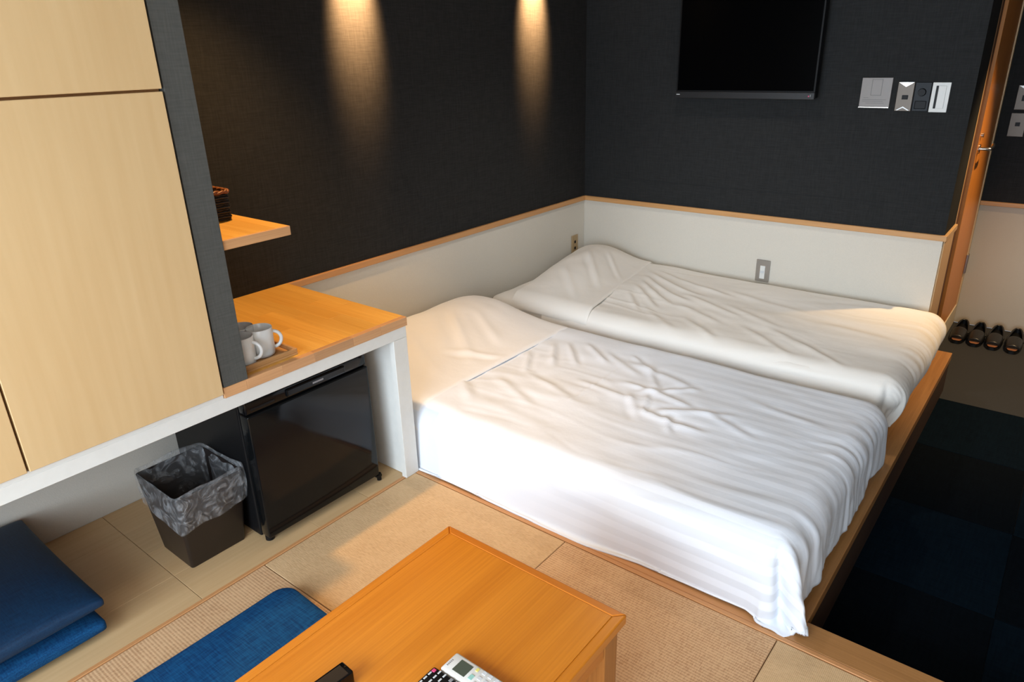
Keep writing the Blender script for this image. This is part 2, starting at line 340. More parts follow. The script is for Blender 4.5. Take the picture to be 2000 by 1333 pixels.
# ------------------------------------------------------------------ raised floor
fl = B('floor', M['groove'], (-.12, XK - .012, -5.3, .02, HF, -.022), kind='structure', label='raised timber and tatami platform')
B('platform_core', M['groove'], (XK - .012, 3.3, -5.3, YK - .012, HF, -.022), fl)
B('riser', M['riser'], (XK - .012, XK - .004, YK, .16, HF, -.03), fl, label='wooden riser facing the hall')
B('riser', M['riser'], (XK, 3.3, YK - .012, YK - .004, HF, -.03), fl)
B('riser', M['plaster_beige'], (1.80, XK - .012, .15, .158, HF, -.03), fl)
B('platform_core', M['groove'], (1.90, XK - .012, .0, .15, HF, -.022), fl)
g = .0008
# bed-side boards, planks along y
xs = [0, .17, .34, .51, .68, .85, 1.02, 1.19, 1.36, 1.53, 1.70, 1.925]
for i in range(len(xs) - 1):
    ys = [-2.070, -1.45 - .2 * (i % 3), -.75 - .2 * (i % 3), 0.0]
    for j in range(3):
        B('floor_board', M['board'], (xs[i] + g, xs[i + 1] - g, ys[j] + g, ys[j + 1] - g, -.022, -.001), fl, bev=.0008)
# boards under the cabinet and desk
xs2 = [0, .160, .320, .480, .640]
for i in range(4):
    ys = [-5.2, -4.15, -3.545, -2.935, -2.325, -2.07]
    for j in range(len(ys) - 1):
        if j in (1, 3): 
            m_ = (ys[j] + ys[j + 1]) / 2 + (.1 if i % 2 else -.08)
            B('floor_board', M['board'], (xs2[i] + g * .3, xs2[i + 1] - g * .3, ys[j] + g, m_ - g * .3, -.022, -.001), fl, bev=.0006)
            B('floor_board', M['board'], (xs2[i] + g * .3, xs2[i + 1] - g * .3, m_ + g * .3, ys[j + 1] - g, -.022, -.001), fl, bev=.0006)
        else:
            B('floor_board', M['board'], (xs2[i] + g * .3, xs2[i + 1] - g * .3, ys[j] + g, ys[j + 1] - g, -.022, -.001), fl, bev=.0006)
# border strips
B('border_strip', M['strip_y'], (.641, .654, -5.2, -2.086, -.022, .001), fl, bev=.0015)
B('border_strip', M['strip_x'], (.641, 3.3, -2.118, -2.103, -.022, .0015), fl, bev=.0015)
B('border_strip', M['strip_x'], (.641, 1.925, -2.1018, -2.071, -.022, .0008), fl, bev=.0012)
# kerb boards (mitred corner)
def prism(name, poly, z0, z1, mat, parent, bev=.003, **k):
    bm = bmesh.new(); lo = [bm.verts.new((x, y, z0)) for x, y in poly]; hi = [bm.verts.new((x, y, z1)) for x, y in poly]
    n = len(poly); bm.faces.new(lo[::-1]); bm.faces.new(hi)
    for i in range(n): bm.faces.new((lo[i], lo[(i + 1) % n], hi[(i + 1) % n], hi[i]))
    bmesh.ops.recalc_face_normals(bm, faces=bm.faces)
    if bev: bmesh.ops.bevel(bm, geom=bm.edges[:], offset=bev, segments=2, affect='EDGES', profile=.5)
    return link(name, bm, mat, parent, **k)
prism('kerb_board', [(1.926, -2.1015), (XK, YK), (XK, .165), (1.926, .165)], -.034, .0015, M['kerb_y'], fl, .002, label='wooden edge board of the sleeping platform')
prism('kerb_board', [(1.9268, -2.1022), (3.3, -2.1022), (3.3, YK), (XK + .001, YK - .0008)], -.034, .0015, M['kerb_x'], fl, .002)
# tatami mats
TX = [.656, 1.318, 1.972, 2.628, 3.29]; TY = [-2.1195, -2.745, -3.375, -4.005, -4.635, -5.2]
for i in range(4):
    for j in range(5):
        m_ = M['tat_y'] if (i + j) % 2 == 0 else M['tat_x']
        if i == 3 and j == 0: m_ = M['tat_y']
        B('tatami_mat', m_, (TX[i] + .0012, TX[i + 1] - .0012, TY[j + 1] + .0012, TY[j] - .0012, -.022, 0), fl, bev=.0018, seg=2)
# hall floor
hf = B('floor', M['entry'], (1.80, 3.3, YK - .01, 1.25, HF - .06, HF - .006), kind='structure', label='sunken hall floor')
B('entry_sheet', M['entry'], (1.892, 3.3, .06, 1.25, HF - .006, HF), hf, label='dark grey sheet flooring at the entrance')
cx = [XK - .008, 2.404, 2.904, 3.3]; cy = [.06, -.46, -.955, -1.445, -2.02]
for i in range(3):
    for j in range(4):
        B('carpet_tile', M['carpet_a'] if (i + j) % 2 == 0 else M['carpet_b'], (cx[i] + .0006, cx[i + 1] - .0006, cy[j + 1] + .0006, cy[j] - .0006, HF - .006, HF + .001), hf, bev=.0012)

# ------------------------------------------------------------------ ceiling lamps (outside the frame)
for i, (x, y, lb) in enumerate([(1.0, -.9, 'round downlight fitting added for the fill above the two beds'),  # fitting added to go with the bed fill
        (.40, -2.37, 'round recessed downlight above the wooden desk'),
        (2.62, .62, 'round recessed downlight above the entrance slippers'), (1.45, -3.3, 'round recessed downlight above the low table')]):
    bm = bmesh.new(); cyl(bm, (x, y, CEIL - .012), (x, y, CEIL - .0005), .048, .042, 28)
    link('downlight', bm, M['white_plastic'], smooth=True, angle=40, label=lb, cat='downlight', group='ceiling downlights')

B('trim_5', M['ceiling'], (0, .42, -2.0, 0, 2.03, CEIL), kind='structure', label='added low soffit along the dark wall')  # unseen soffit, added so the wall spots can sit lower
for y, lb in ((-1.635, 'small angled spotlight washing the dark wall above the near bed'), (-.493, 'small angled spotlight washing the dark wall above the far bed')):
    bm = bmesh.new(); cyl(bm, (.142, y, 1.955), (.165, y, 2.0292), .03, .03, 20)
    link('spotlight', bm, M['white_plastic'], smooth=True, angle=40, label=lb, cat='spotlight', group='soffit spotlights')
# ------------------------------------------------------------------ wardrobe, desk
CX = .672
cab = empty('wall_cabinet', (.33, -3.7, .6), 'tall pale maple fitted cupboard with flush doors over the blue cushion stack', 'cabinet')
B('carcass', M['maple_edge'], (0, CX - .024, -4.95, -2.768, .585, 2.12), cab)
for (y0, y1) in ((-3.234, -2.770), (-3.698, -3.236), (-4.162, -3.700), (-4.626, -4.164)):
    B('door', M['maple'], (CX - .022, CX, y0 + .0015, y1 - .0015, .584, 1.343), cab, bev=.0012)
for (y0, y1) in ((-3.698, -2.770), (-4.626, -3.700)):
    B('door', M['maple'], (CX - .022, CX, y0 + .0015, y1 - .0015, 1.349, 2.12), cab, bev=.0012)
pn = B('partition_panel', M['linen_panel'], (0, .668, -2.765, -2.694, ZT + .0005, 2.13), bev=.001, label='tall charcoal linen-covered end panel standing on the desk', cat='panel')
desk = empty('desk', (.33, -2.43, 0), 'built-in orange wood desk on a white frame above the black fridge', 'desk')
# worktop staves running to the wall (x), front lipping staves
cols = [(.0, .33), (.33, .648)]
y = -2.765; k = 0
while y < -2.104:
    y1 = min(y + .062, -2.103)
    if -2.103 - y1 < .02: y1 = -2.103
    sp = [0, .18 + .3 * ((k * .37) % 1), .648]
    for a, b_ in zip(sp[:-1], sp[1:]):
        B('stave', M['desk_y'], (a, b_ - .0001, y, y1 - .0001, ZT - .03, ZT), desk, bev=.0003)
    y = y1; k += 1
ys = [-2.768, -2.700, -2.585, -2.475, -2.33, -2.215, -2.103]
for a, b_ in zip(ys[:-1], ys[1:]):
    B('front_stave', M['front_stave'], (.6482, .668, a, b_ - .0002, ZT - .030, ZT), desk, bev=.0008)
B('apron', M['white_paint'], (.640, .663, -4.95, -2.106, .530, .5695), desk, bev=.001)
B('apron', M['white_paint'], (.640, .663, -4.95, -2.770, .5697, .5835), desk)
B('side_post', M['white_paint'], (.640, .663, -2.166, -2.106, .001, .5295), desk, bev=.001)
B('side_panel', M['white_paint'], (0.002, .640, -2.150, -2.108, .001, .5695), desk)
sh = bmesh.new(); 
shelf = empty('wall_shelf', (.33, -2.6, .955), 'short orange wood shelf fixed to dark wall beside the charcoal panel', 'shelf')
B('front_lipping', M['front_stave'], (.6552, .663, -2.693, -2.491, .957, .982), shelf, bev=.0008)
for i in range(5):
    B('stave', M['desk_y'], (0.001, .655, -2.693 + i * .0404, -2.693 + (i + 1) * .0404 - .0002, .957, .982), shelf, bev=.0006)
# ------------------------------------------------------------------ fridge
fr = empty('mini_fridge', (.33, -2.46, 0), 'glossy black mini fridge under the desk', 'refrigerator')
B('body', M['black_matte'], (.09, .545, -2.680, -2.236, .012, .497), fr, bev=.006, seg=3)
B('seal', M['black_matte'], (.546, .555, -2.672, -2.244, .03, .49), fr)
dr = B('door', M['black_door'], (.556, .600, -2.682, -2.234, .028, .452), fr, bev=.005, seg=3, smooth=True, angle=35)
bm = bmesh.new(); box(bm, .556, .594, -2.682, -2.234, .4535, .4975, bev=.006, seg=3)
tp = link('top_rail', bm, M['black_gloss'], fr, smooth=True, angle=35, label='glossy black rail with recessed grip')
B('grip', M['black_door'], (.590, .6015, -2.545, -2.325, .462, .4865), tp, bev=.004, seg=2, label='raised black grip plate')
B('badge', M['grey_print'], (.6012, .6022, -2.452, -2.412, .471, .4765), tp)
B('rail_slot', M['black_matte'], (.594, .5955, -2.665, -2.585, .466, .472), tp)
bm = bmesh.new(); cyl(bm, (.588, -2.252, .488), (.588, -2.252, .502), .012); cyl(bm, (.588, -2.250, .486), (.588, -2.286, .4875), .006)
link('hinge', bm, M['black_gloss'], fr, smooth=True, angle=40)
bm = bmesh.new(); cyl(bm, (.592, -2.232, .004), (.592, -2.232, .03), .0085); box(bm, .57, .60, -2.245, -2.225, .018, .027)
link('hinge', bm, M['black_gloss'], fr, smooth=True, angle=40)
for (x, y) in ((.56, -2.66), (.13, -2.66), (.13, -2.26), (.54, -2.27)):
    bm = bmesh.new(); cyl(bm, (x, y, 0), (x, y, .03), .014); link('foot', bm, M['black_matte'], fr, smooth=True, angle=40)
# ------------------------------------------------------------------ waste bin with clear liner
bn = empty('waste_bin', (.415, -2.785, 0), 'square tapered dark brown waste bin lined with a clear bag', 'bin')
cxb, cyb = .412, -2.797
def sq(hx, hy, z, r=.018, n=5):
    pts = []
    for (sx, sy, a0) in ((1, 1, 0), (-1, 1, 90), (-1, -1, 180), (1, -1, 270)):
        for k in range(n + 1):
            a = math.radians(a0 + 90 * k / n)
            pts.append(Vector((cxb + sx * (hx - r) + r * math.cos(a), cyb + sy * (hy - r) + r * math.sin(a), z)))
    return pts
def loft(bm, rings, cap0=True, cap1=False):
    R_ = [[bm.verts.new(p) for p in r] for r in rings]; n = len(R_[0])
    for a, b_ in zip(R_[:-1], R_[1:]):
        for k in range(n): bm.faces.new((a[k], a[(k + 1) % n], b_[(k + 1) % n], b_[k]))
    if cap0: bm.faces.new(R_[0][::-1])
    if cap1: bm.faces.new(R_[-1])
bm = bmesh.new()
loft(bm, [sq(.085, .088, 0, .008), sq(.087, .090, .004, .01), sq(.122, .106, .262, .012), sq(.118, .102, .262, .01), sq(.084, .086, .01, .008)], True, True)
link('bin_shell', bm, M['dark_bronze'], bn, smooth=True, angle=40)
bm = bmesh.new(); rings = []; NB = 22
def bagring(hx, hy, z, amp, zamp, ph, r=.02, down=0):
    base = sq(hx, hy, z, r, 5); out = []; n0 = len(base)
    for i in range(n0):
        for t in range(6):
            p = base[i].lerp(base[(i + 1) % n0], t / 6); a = math.atan2(p.y - cyb, p.x - cxb)
            d = Vector((p.x - cxb, p.y - cyb, 0)).normalized()
            wv = .5 * math.sin(9 * a + ph) + .6 * noise.noise(Vector((p.x * 26, p.y * 26, z * 9 + ph))) + .45 * noise.noise(Vector((p.x * 70, p.y * 70, ph * 3)))
            out.append(p + d * amp * wv + Vector((0, 0, zamp * (noise.noise(Vector((p.x * 11, p.y * 11, 3.1))) + .35 * math.sin(2 * a + 1.2)))))
    return out
for (hx, hy, z, am, za) in ((.075, .076, .05, .006, 0), (.088, .088, .12, .012, 0), (.100, .096, .19, .011, 0), (.112, .098, .245, .006, 0), (.119, .105, .272, .004, .008),
        (.126, .110, .277, .004, .010), (.132, .109, .268, .006, .008), (.134, .109, .245, .007, .006), (.134, .109, .218, .008, .010), (.133, .108, .192, .008, .014), (.129, .108, .172, .008, .02), (.1265, .108, .160, .005, .024), (.1275, .108, .153, .004, .024), (.1235, .106, .150, .003, .024)):
    rings.append(bagring(hx, hy, z, am, za, z * 4))
loft(bm, rings, True, False)
bg = link('bin_liner', bm, M['bag'], bn, smooth=True, label='clear crumpled plastic bag folded over the rim')
sd = bg.modifiers.new('subsurf', 'SUBSURF'); sd.levels = 1; sd.render_levels = 1

# ------------------------------------------------------------------ tray, mugs, basket
tr = empty('tray', (.56, -2.6, ZT), 'small light wooden tray with raised rim at desk front holding mugs', 'tray')
TY0, TY1, TX0, TX1 = -2.69, -2.508, .475, .634
B('tray_base', M['tray'], (TX0, TX1, TY0, TY1, ZT + .0005, ZT + .006), tr)
B('rim', M['tray'], (TX1 - .008, TX1, TY0, TY1, ZT + .006, ZT + .019), tr, bev=.001)
B('rim', M['tray'], (TX0, TX0 + .008, TY0, TY1, ZT + .006, ZT + .019), tr, bev=.001)
B('rim', M['tray'], (TX0 + .008, TX1 - .008, TY1 - .008, TY1, ZT + .006, ZT + .019), tr, bev=.001)
def mug(x, y, ang, label):
    t = empty('mug', (x, y, ZT + .0065), label, 'mug', 'white mugs on the wooden tray'); z0 = ZT + .0065
    prof = [(0, .0), (.030, .0), (.0345, .003), (.0365, .010), (.0372, .082), (.0360, .085), (.0345, .082), (.0340, .012), (.030, .007), (0, .006)]
    bm = bmesh.new(); n = 40; rr = []
    for r, z in prof:
        rr.append([bm.verts.new((x + r * math.cos(2 * math.pi * k / n), y + r * math.sin(2 * math.pi * k / n), z0 + z)) for k in range(n)] if r else [bm.verts.new((x, y, z0 + z))])
    for a, b_ in zip(rr[:-1], rr[1:]):
        for k in range(n):
            if len(a) == 1: bm.faces.new((a[0], b_[k], b_[(k + 1) % n]))
            elif len(b_) == 1: bm.faces.new((a[k], b_[0], a[(k + 1) % n]))
            else: bm.faces.new((a[k], b_[k], b_[(k + 1) % n], a[(k + 1) % n]))
    link('mug_body', bm, M['ceramic'], t, smooth=True, angle=50)
    c, s = math.cos(ang), math.sin(ang); pts = []
    for k in range(15):
        a = math.radians(-100 + 200 * k / 14); rr_ = .034 + .024 * max(0, math.cos(a)) + (0 if abs(a) < 1.5 else -.001)
        pts.append((x + c * rr_, y + s * rr_, z0 + .043 + .0245 * math.sin(a)))
    bm = bmesh.new(); tube(bm, pts, .0052, 12); link('handle', bm, M['ceramic'], t, smooth=True)
    return t
mug(.567, -2.580, math.radians(65), 'white mug on the tray with its handle toward the desk corner')
mug(.583, -2.6525, math.radians(35), 'white mug at the tray front, half hidden by the charcoal panel')
mug(.512, -2.606, math.radians(200), 'white mug behind the others, its shaded inside showing')
bm = bmesh.new()
bk = empty('wicker_basket', (.40, -2.59, .982), 'dark woven wicker basket on the short orange shelf', 'basket')
def ring2(x0, x1, y0, y1, z, r, n=6):
    out = []
    for (sx, sy, a0) in ((x1 - r, y1 - r, 0), (x0 + r, y1 - r, 90), (x0 + r, y0 + r, 180), (x1 - r, y0 + r, 270)):
        for k in range(n + 1):
            a = math.radians(a0 + 90 * k / n); out.append(Vector((sx + r * math.cos(a), sy + r * math.sin(a), z)))
    return out
for k in range(11):
    z = .987 + k * .0068
    tb = bmesh.new(); d = .0012 * (1 if k % 2 else -1)
    pts = ring2(.290 - d, .452 + d, -2.66, -2.535 + d, z, .014)
    fine = []
    for i in range(len(pts)):
        p, q = pts[i], pts[(i + 1) % len(pts)]; ns = max(1, int((q - p).length / .006))
        for t in range(ns): fine.append(p.lerp(q, t / ns))
    cc = Vector((.37, -2.6, z))
    fine = [p + (p - cc).normalized() * .0016 * math.sin(i * 1.9 + k * math.pi) for i, p in enumerate(fine)]
    tube(bm, fine, .0040, 6, True)
box(bm, .297, .445, -2.654, -2.542, .9825, .986)
link('woven_body', bm, M['wicker'], bk, smooth=True)
bm = bmesh.new(); f2 = []
pts = ring2(.288, .455, -2.662, -2.533, 1.064, .016)
for i in range(len(pts)):
    p, q = pts[i], pts[(i + 1) % len(pts)]; ns = max(1, int((q - p).length / .006))
    for t in range(ns): f2.append(p.lerp(q, t / ns))
for ph in (0, math.pi):
    tube(bm, [p + Vector((0, 0, .003 * math.sin(i * .8 + ph))) + (p - Vector((.37, -2.6, p.z))).normalized() * .0035 * math.cos(i * .8 + ph) for i, p in enumerate(f2)], .0042, 6, True)
link('rim', bm, M['wicker_rim'], bk, smooth=True, label='braided brown rim')

# ------------------------------------------------------------------ low table
TZ = .35; tx0, tx1, tyf, tyn = 1.311, 1.800, -2.603, -3.55
tb = empty('low_table', (1.555, -3.07, 0), 'low honey-orange wooden table on the tatami at front', 'table')
B('tabletop', M['table'], (tx0 + .022, tx1 - .022, tyn + .022, tyf - .022, TZ - .022, TZ - .0006), tb, bev=.0005)
FW = .022
prism('edge_moulding', [(tx0, tyf), (tx1, tyf), (tx1 - FW, tyf - FW), (tx0 + FW, tyf - FW)], TZ - .024, TZ, M['table_x'], tb, .003)
prism('edge_moulding', [(tx0, tyn), (tx1, tyn), (tx1 - FW, tyn + FW), (tx0 + FW, tyn + FW)], TZ - .024, TZ, M['table_x'], tb, .003)
prism('edge_moulding', [(tx1, tyn), (tx1, tyf), (tx1 - FW, tyf - FW), (tx1 - FW, tyn + FW)], TZ - .024, TZ, M['table'], tb, .003)
prism('edge_moulding', [(tx0, tyn), (tx0, tyf), (tx0 + FW, tyf - FW), (tx0 + FW, tyn + FW)], TZ - .024, TZ, M['table'], tb, .003)
for (x, y) in ((tx0 + .012, tyf - .062), (tx1 - .062, tyf - .062), (tx0 + .012, tyn + .012), (tx1 - .062, tyn + .012)):
    B('leg', M['table_leg'], (x, x + .05, y, y + .05, .001, TZ - .025), tb, bev=.003, seg=2)
B('rail', M['table'], (tx1 - .030, tx1 - .014, tyn + .064, tyf - .064, TZ - .075, TZ - .0245), tb)
B('rail', M['table'], (tx0 + .014, tx0 + .030, tyn + .064, tyf - .064, TZ - .075, TZ - .0245), tb)
B('rail', M['table_x'], (tx0 + .064, tx1 - .064, tyf - .030, tyf - .014, TZ - .075, TZ - .0245), tb)
B('rail', M['table_x'], (tx0 + .064, tx1 - .064, tyn + .014, tyn + .030, TZ - .075, TZ - .0245), tb)

# remotes: bodies run along x
def remote(name, x0, x1, y0, y1, z, th, mat, label, ang=0):
    t = empty(name, (x0, y1, z), label, 'remote control')
    bm = bmesh.new(); box(bm, x0, x1, y0, y1, z + .0005, z + th, bev=.005, seg=3)
    link('remote_body', bm, mat, t, smooth=True, angle=50); return t
ra = remote('air_conditioner_remote', 1.603, 1.765, -2.938, -2.891, TZ, .018, M['white_plastic'], 'white remote control with grey display lying on the low table')
zt = TZ + .018
B('display', M['lcd'], (1.624, 1.653, -2.928, -2.900, zt - .001, zt + .0006), ra, bev=.0005, label='grey display')
for k in range(5): B('logo_mark', M['grey_print'], (1.609 + (0), 1.6125, -2.926 + k * .0035, -2.9237 + k * .0035, zt, zt + .0002), ra)
B('button', M['btn_yellow'], (1.660, 1.666, -2.905, -2.897, zt, zt + .0012), ra, bev=.0005, label='yellow button')
B('button', M['btn_green'], (1.660, 1.668, -2.926, -2.914, zt, zt + .0012), ra, bev=.0005, label='pale green button')
for i in range(6):
    for j in range(3): B('button', M['btn_white'], (1.674 + i * .014, 1.682 + i * .014, -2.931 + j * .014, -2.923 + j * .014, zt, zt + .001), ra, bev=.0005)
rb = remote('television_remote', 1.592, 1.775, -2.990, -2.9405, TZ, .018, M['black_matte'], 'black remote control with white keys beside the white remote')
B('button', M['btn_pink'], (1.597, 1.604, -2.953, -2.946, zt, zt + .0014), rb, bev=.0005, label='pink power button')
for i in range(11):
    for j in range(4):
        if i == 0 and j == 3: continue
        x = 1.597 + i * .0125 + (.0 if i < 3 else .002); y = -2.986 + j * .0118
        B('button', M['btn_white'] if (i + j) % 3 or i < 3 else M['grey_print'], (x, x + (.0035 if i < 3 else .0065), y, y + .008, zt, zt + .001), rb, bev=.0004)
# dark glossy case, tilted
cs = empty('glossy_case', (1.47, -3.10, TZ), 'dark glossy slim case on the table left of the two remotes', 'case')
rot = Matrix.Rotation(math.radians(-4), 3, 'Z')
bm = bmesh.new(); box(bm, 1.455, 1.490, -3.225, -3.045, TZ + .0005, TZ + .034, bev=.004, seg=3, rot=rot); link('case_body', bm, M['black_gloss'], cs, smooth=True, angle=50)
bm = bmesh.new(); box(bm, 1.461, 1.4885, -3.215, -3.055, TZ + .0335, TZ + .0352, bev=.0006, rot=rot); link('lid_panel', bm, M['dark_bronze'], cs, label='bronze-brown lid panel')

# ------------------------------------------------------------------ cushions
def cushion(name, x0, x1, y0, y1, z0, th, mat, label, group, rotz=0, edge=.25, pw=2.4, seed=0, rc=.06):
    n = 44; bm = bmesh.new(); top = {}; bot = {}
    cx_, cy_ = (x0 + x1) / 2, (y0 + y1) / 2; hx, hy = (x1 - x0) / 2, (y1 - y0) / 2; c, s = math.cos(rotz), math.sin(rotz)
    for i in range(n + 1):
        for j in range(n + 1):
            u, v = math.sin((i / n * 2 - 1) * math.pi / 2), math.sin((j / n * 2 - 1) * math.pi / 2)
            # pull the sides in slightly and round the corners
            px, py = u * hx * (1 - .018 * (1 - v * v)), v * hy * (1 - .018 * (1 - u * u))
            ax, ay = abs(px) - (hx - rc), abs(py) - (hy - rc)
            if ax > 0 and ay > 0:
                L_ = max(ax, ay); q = math.hypot(ax, ay); f_ = L_ / q
                px = math.copysign(hx - rc + ax * f_, px); py = math.copysign(hy - rc + ay * f_, py)
            prof = ((1 - abs(u) ** pw) * (1 - abs(v) ** pw)) ** .42
            nz = .05 * noise.noise(Vector((px * 5 + seed, py * 5, seed)))
            X, Y = cx_ + px * c - py * s, cy_ + px * s + py * c
            h = th / 2 * (edge * (0 if (i in (0, n) or j in (0, n)) else 1) + (1 - edge) * prof) * (1 + nz)
            top[i, j] = bm.verts.new((X, Y, z0 + th * .46 + h * 1.08))
            bot[i, j] = top[i, j] if (i in (0, n) or j in (0, n)) else bm.verts.new((X, Y, z0 + th * .46 - min(h, th * .46)))
    for i in range(n):
        for j in range(n):
            bm.faces.new((top[i, j], top[i + 1, j], top[i + 1, j + 1], top[i, j + 1]))
            q = [bot[i, j], bot[i, j + 1], bot[i + 1, j + 1], bot[i + 1, j]]
            if len(set(q)) == 4:
                try: bm.faces.new(q)
                except ValueError: pass
    return link(name, bm, mat, smooth=True, label=label, cat='cushion', group=group)
cushion('floor_cushion', .02, .575, -3.715, -3.155, .001, .078, M['blue'], 'lower blue cushion of the stack under the cupboard', 'stacked floor cushions', 0, .2, 3.0, 1, .012)
cushion('floor_cushion', .02, .590, -3.715, -3.150, .075, .095, M['blue_dark'], 'upper dark teal cushion of the stack under the cupboard', 'stacked floor cushions', 0, .12, 2.2, 4, .008)
cushion('floor_cushion', .815, 1.36, -3.36, -2.778, .001, .046, M['blue'], 'flat blue floor cushion on the tatami partly beneath the low table', None, math.radians(-1), .62, 8, 8, .05)

# ------------------------------------------------------------------ television and wall plates
tv = empty('television', (.94, -.06, 1.168), 'black flat television mounted high on the dark back wall', 'television')
B('cabinet', M['black_matte'], (.600, 1.288, -.078, -.030, 1.172, 1.665), tv, bev=.004, seg=2)
B('screen', M['screen'], (.608, 1.280, -.0795, -.078, 1.205, 1.657), tv)
B('lower_bezel', M['dark_bronze'], (.598, 1.290, -.088, -.070, 1.168, 1.199), tv, bev=.002).data.materials[0] = plain('tv_bezel', (.012, .012, .013), .4)
B('logo_mark', M['btn_white'], (.607, .626, -.0888, -.0878, 1.1835, 1.187), tv, label='small pale maker mark')
B('indicator', M['btn_pink'], (1.262, 1.266, -.0888, -.0878, 1.180, 1.186), tv, label='small red mark')
B('mark', M['grey_print'], (1.270, 1.273, -.0888, -.0878, 1.180, 1.190), tv)
B('wall_bracket', M['black_matte'], (.80, 1.09, -.031, -.001, 1.25, 1.50), tv)
sg = empty('notice_sign', (1.526, -.004, 1.13), 'pale square notice plate on dark wall, leftmost of the wall plates', 'sign')
B('acrylic_plate', M['bronze_plate'], (1.464, 1.588, -.006, -.001, 1.134, 1.259), sg, bev=.001).data.materials[0] = plain('notice_plate', S(142, 136, 132), .4, bump=0)
gl = plain('print_mid_grey', S(110, 108, 106), .5, bump=0)
bm = bmesh.new()
for (a, b_, c, d) in ((1.506, 1.549, 1.185, 1.187), (1.506, 1.549, 1.251, 1.253), (1.506, 1.508, 1.185, 1.253), (1.547, 1.549, 1.185, 1.253)): box(bm, a, b_, -.0066, -.0058, c, d)
link('printed_frame', bm, gl, sg)
for z, a, b_ in ((1.176, 1.478, 1.500), (1.168, 1.475, 1.572), (1.161, 1.475, 1.560), (1.153, 1.490, 1.565)):
    B('printed_line', gl, (a, b_, -.0064, -.0058, z - .001, z + .0006), sg)
B('lower_clip', M['chrome'], (1.462, 1.588, -.0085, -.001, 1.1325, 1.1375), sg, bev=.001)
def plate(name, x0, x1, z0, z1, mat, label, y=0, cat='switch'):
    t = empty(name, ((x0 + x1) / 2, y - .004, z0), label, cat)
    B('plate', mat, (x0, x1, y - .007, y - .001, z0, z1), t, bev=.0015, seg=2); return t
p1 = plate('card_switch', 1.612, 1.676, 1.122, 1.241, M['bronze_plate'], 'bronze metal switch plate just right of the notice plate')
def tri(t, x0, x1, za, zb, y, mat, name):
    bm = bmesh.new(); xm = (x0 + x1) / 2
    lo = [bm.verts.new(p) for p in ((x0, y, za), (x1, y, za), (xm, y, zb))]; hi = [bm.verts.new((v.co.x, y - .0015, v.co.z)) for v in lo]
    bm.faces.new(lo); bm.faces.new(hi[::-1])
    for k in range(3): bm.faces.new((lo[k], lo[(k + 1) % 3], hi[(k + 1) % 3], hi[k]))
    return link(name, bm, mat, t)
tri(p1, 1.615, 1.673, 1.240, 1.222, -.0068, M['chrome'], 'top_facet'); tri(p1, 1.617, 1.671, 1.125, 1.141, -.0068, M['facet'], 'lower_facet'); tri(p1, 1.623, 1.665, 1.1245, 1.136, -.0076, M['bronze_plate'], 'lower_facet')
B('button', M['black_matte'], (1.634, 1.658, -.0095, -.0068, 1.170, 1.188), p1, bev=.001, label='small black button')
dk = plain('dark_dial_plate', (.006, .008, .011), .4, spec=.2)
p2 = plate('dial_control', 1.6795, 1.7415, 1.122, 1.240, dk, 'nearly black plate with a round dial between bronze and white plates')
bm = bmesh.new(); cyl(bm, (1.709, -.0068, 1.20), (1.709, -.018, 1.20), .0165, .014, 28); link('dial', bm, M['black_matte'], p2, smooth=True, angle=40)
bm = bmesh.new(); box(bm, 1.688, 1.732, -.0085, -.0068, 1.132, 1.165, bev=.002); link('lower_key', bm, M['black_matte'], p2)
p3 = plate('rocker_switch', 1.745, 1.8125, 1.120, 1.240, M['white_plastic'], 'white framed rocker switch, rightmost of the four wall plates')
B('rocker', M['white_plastic'], (1.769, 1.798, -.0105, -.0068, 1.135, 1.227), p3, bev=.001)
B('slot', M['black_matte'], (1.7595, 1.7685, -.0076, -.0066, 1.135, 1.227), p3, label='black vertical slot')
p4 = plate('wall_outlet', 1.080, 1.151, .252, .368, M['silver'], 'steel plate with white switch on the pale back wall above the far bed')
B('module', M['white_plastic'], (1.1025, 1.1285, -.0095, -.0068, .268, .338), p4, bev=.001, label='white switch insert')
B('key', M['btn_white'], (1.1065, 1.1245, -.0115, -.0093, .298, .312), p4, bev=.0008)
o5 = empty('wall_outlet', (.004, -.11, .26), 'small beige double outlet on the pale left wall near the room corner', 'outlet')
bz = plain('beige_outlet', S(176, 150, 112), .4)
B('plate', bz, (.0, .007, -.140, -.078, .262, .378), o5, bev=.0015)
for z in (.338, .300): B('socket', M['black_matte'], (.0065, .0078, -.117, -.101, z - .009, z + .007), o5)
p6 = plate('hall_switch', 1.950, 2.024, 1.045, 1.170, M['bronze_plate'], 'upper bronze plate on the dark hall wall beside the door', 1.25)
tri(p6, 1.953, 2.021, 1.168, 1.146, 1.2432, M['facet'], 'top_facet'); B('button', M['black_matte'], (1.976, 1.998, 1.239, 1.2432, 1.09, 1.12), p6)
p7 = plate('hall_switch', 1.945, 2.019, .905, 1.028, M['bronze_plate'], 'lower bronze plate on the dark hall wall beside the door', 1.25)
tri(p7, 1.948, 2.016, 1.026, 1.008, 1.2432, M['bronze_plate'], 'top_facet'); B('button', M['black_matte'], (1.972, 1.994, 1.239, 1.2432, .96, .98), p7)

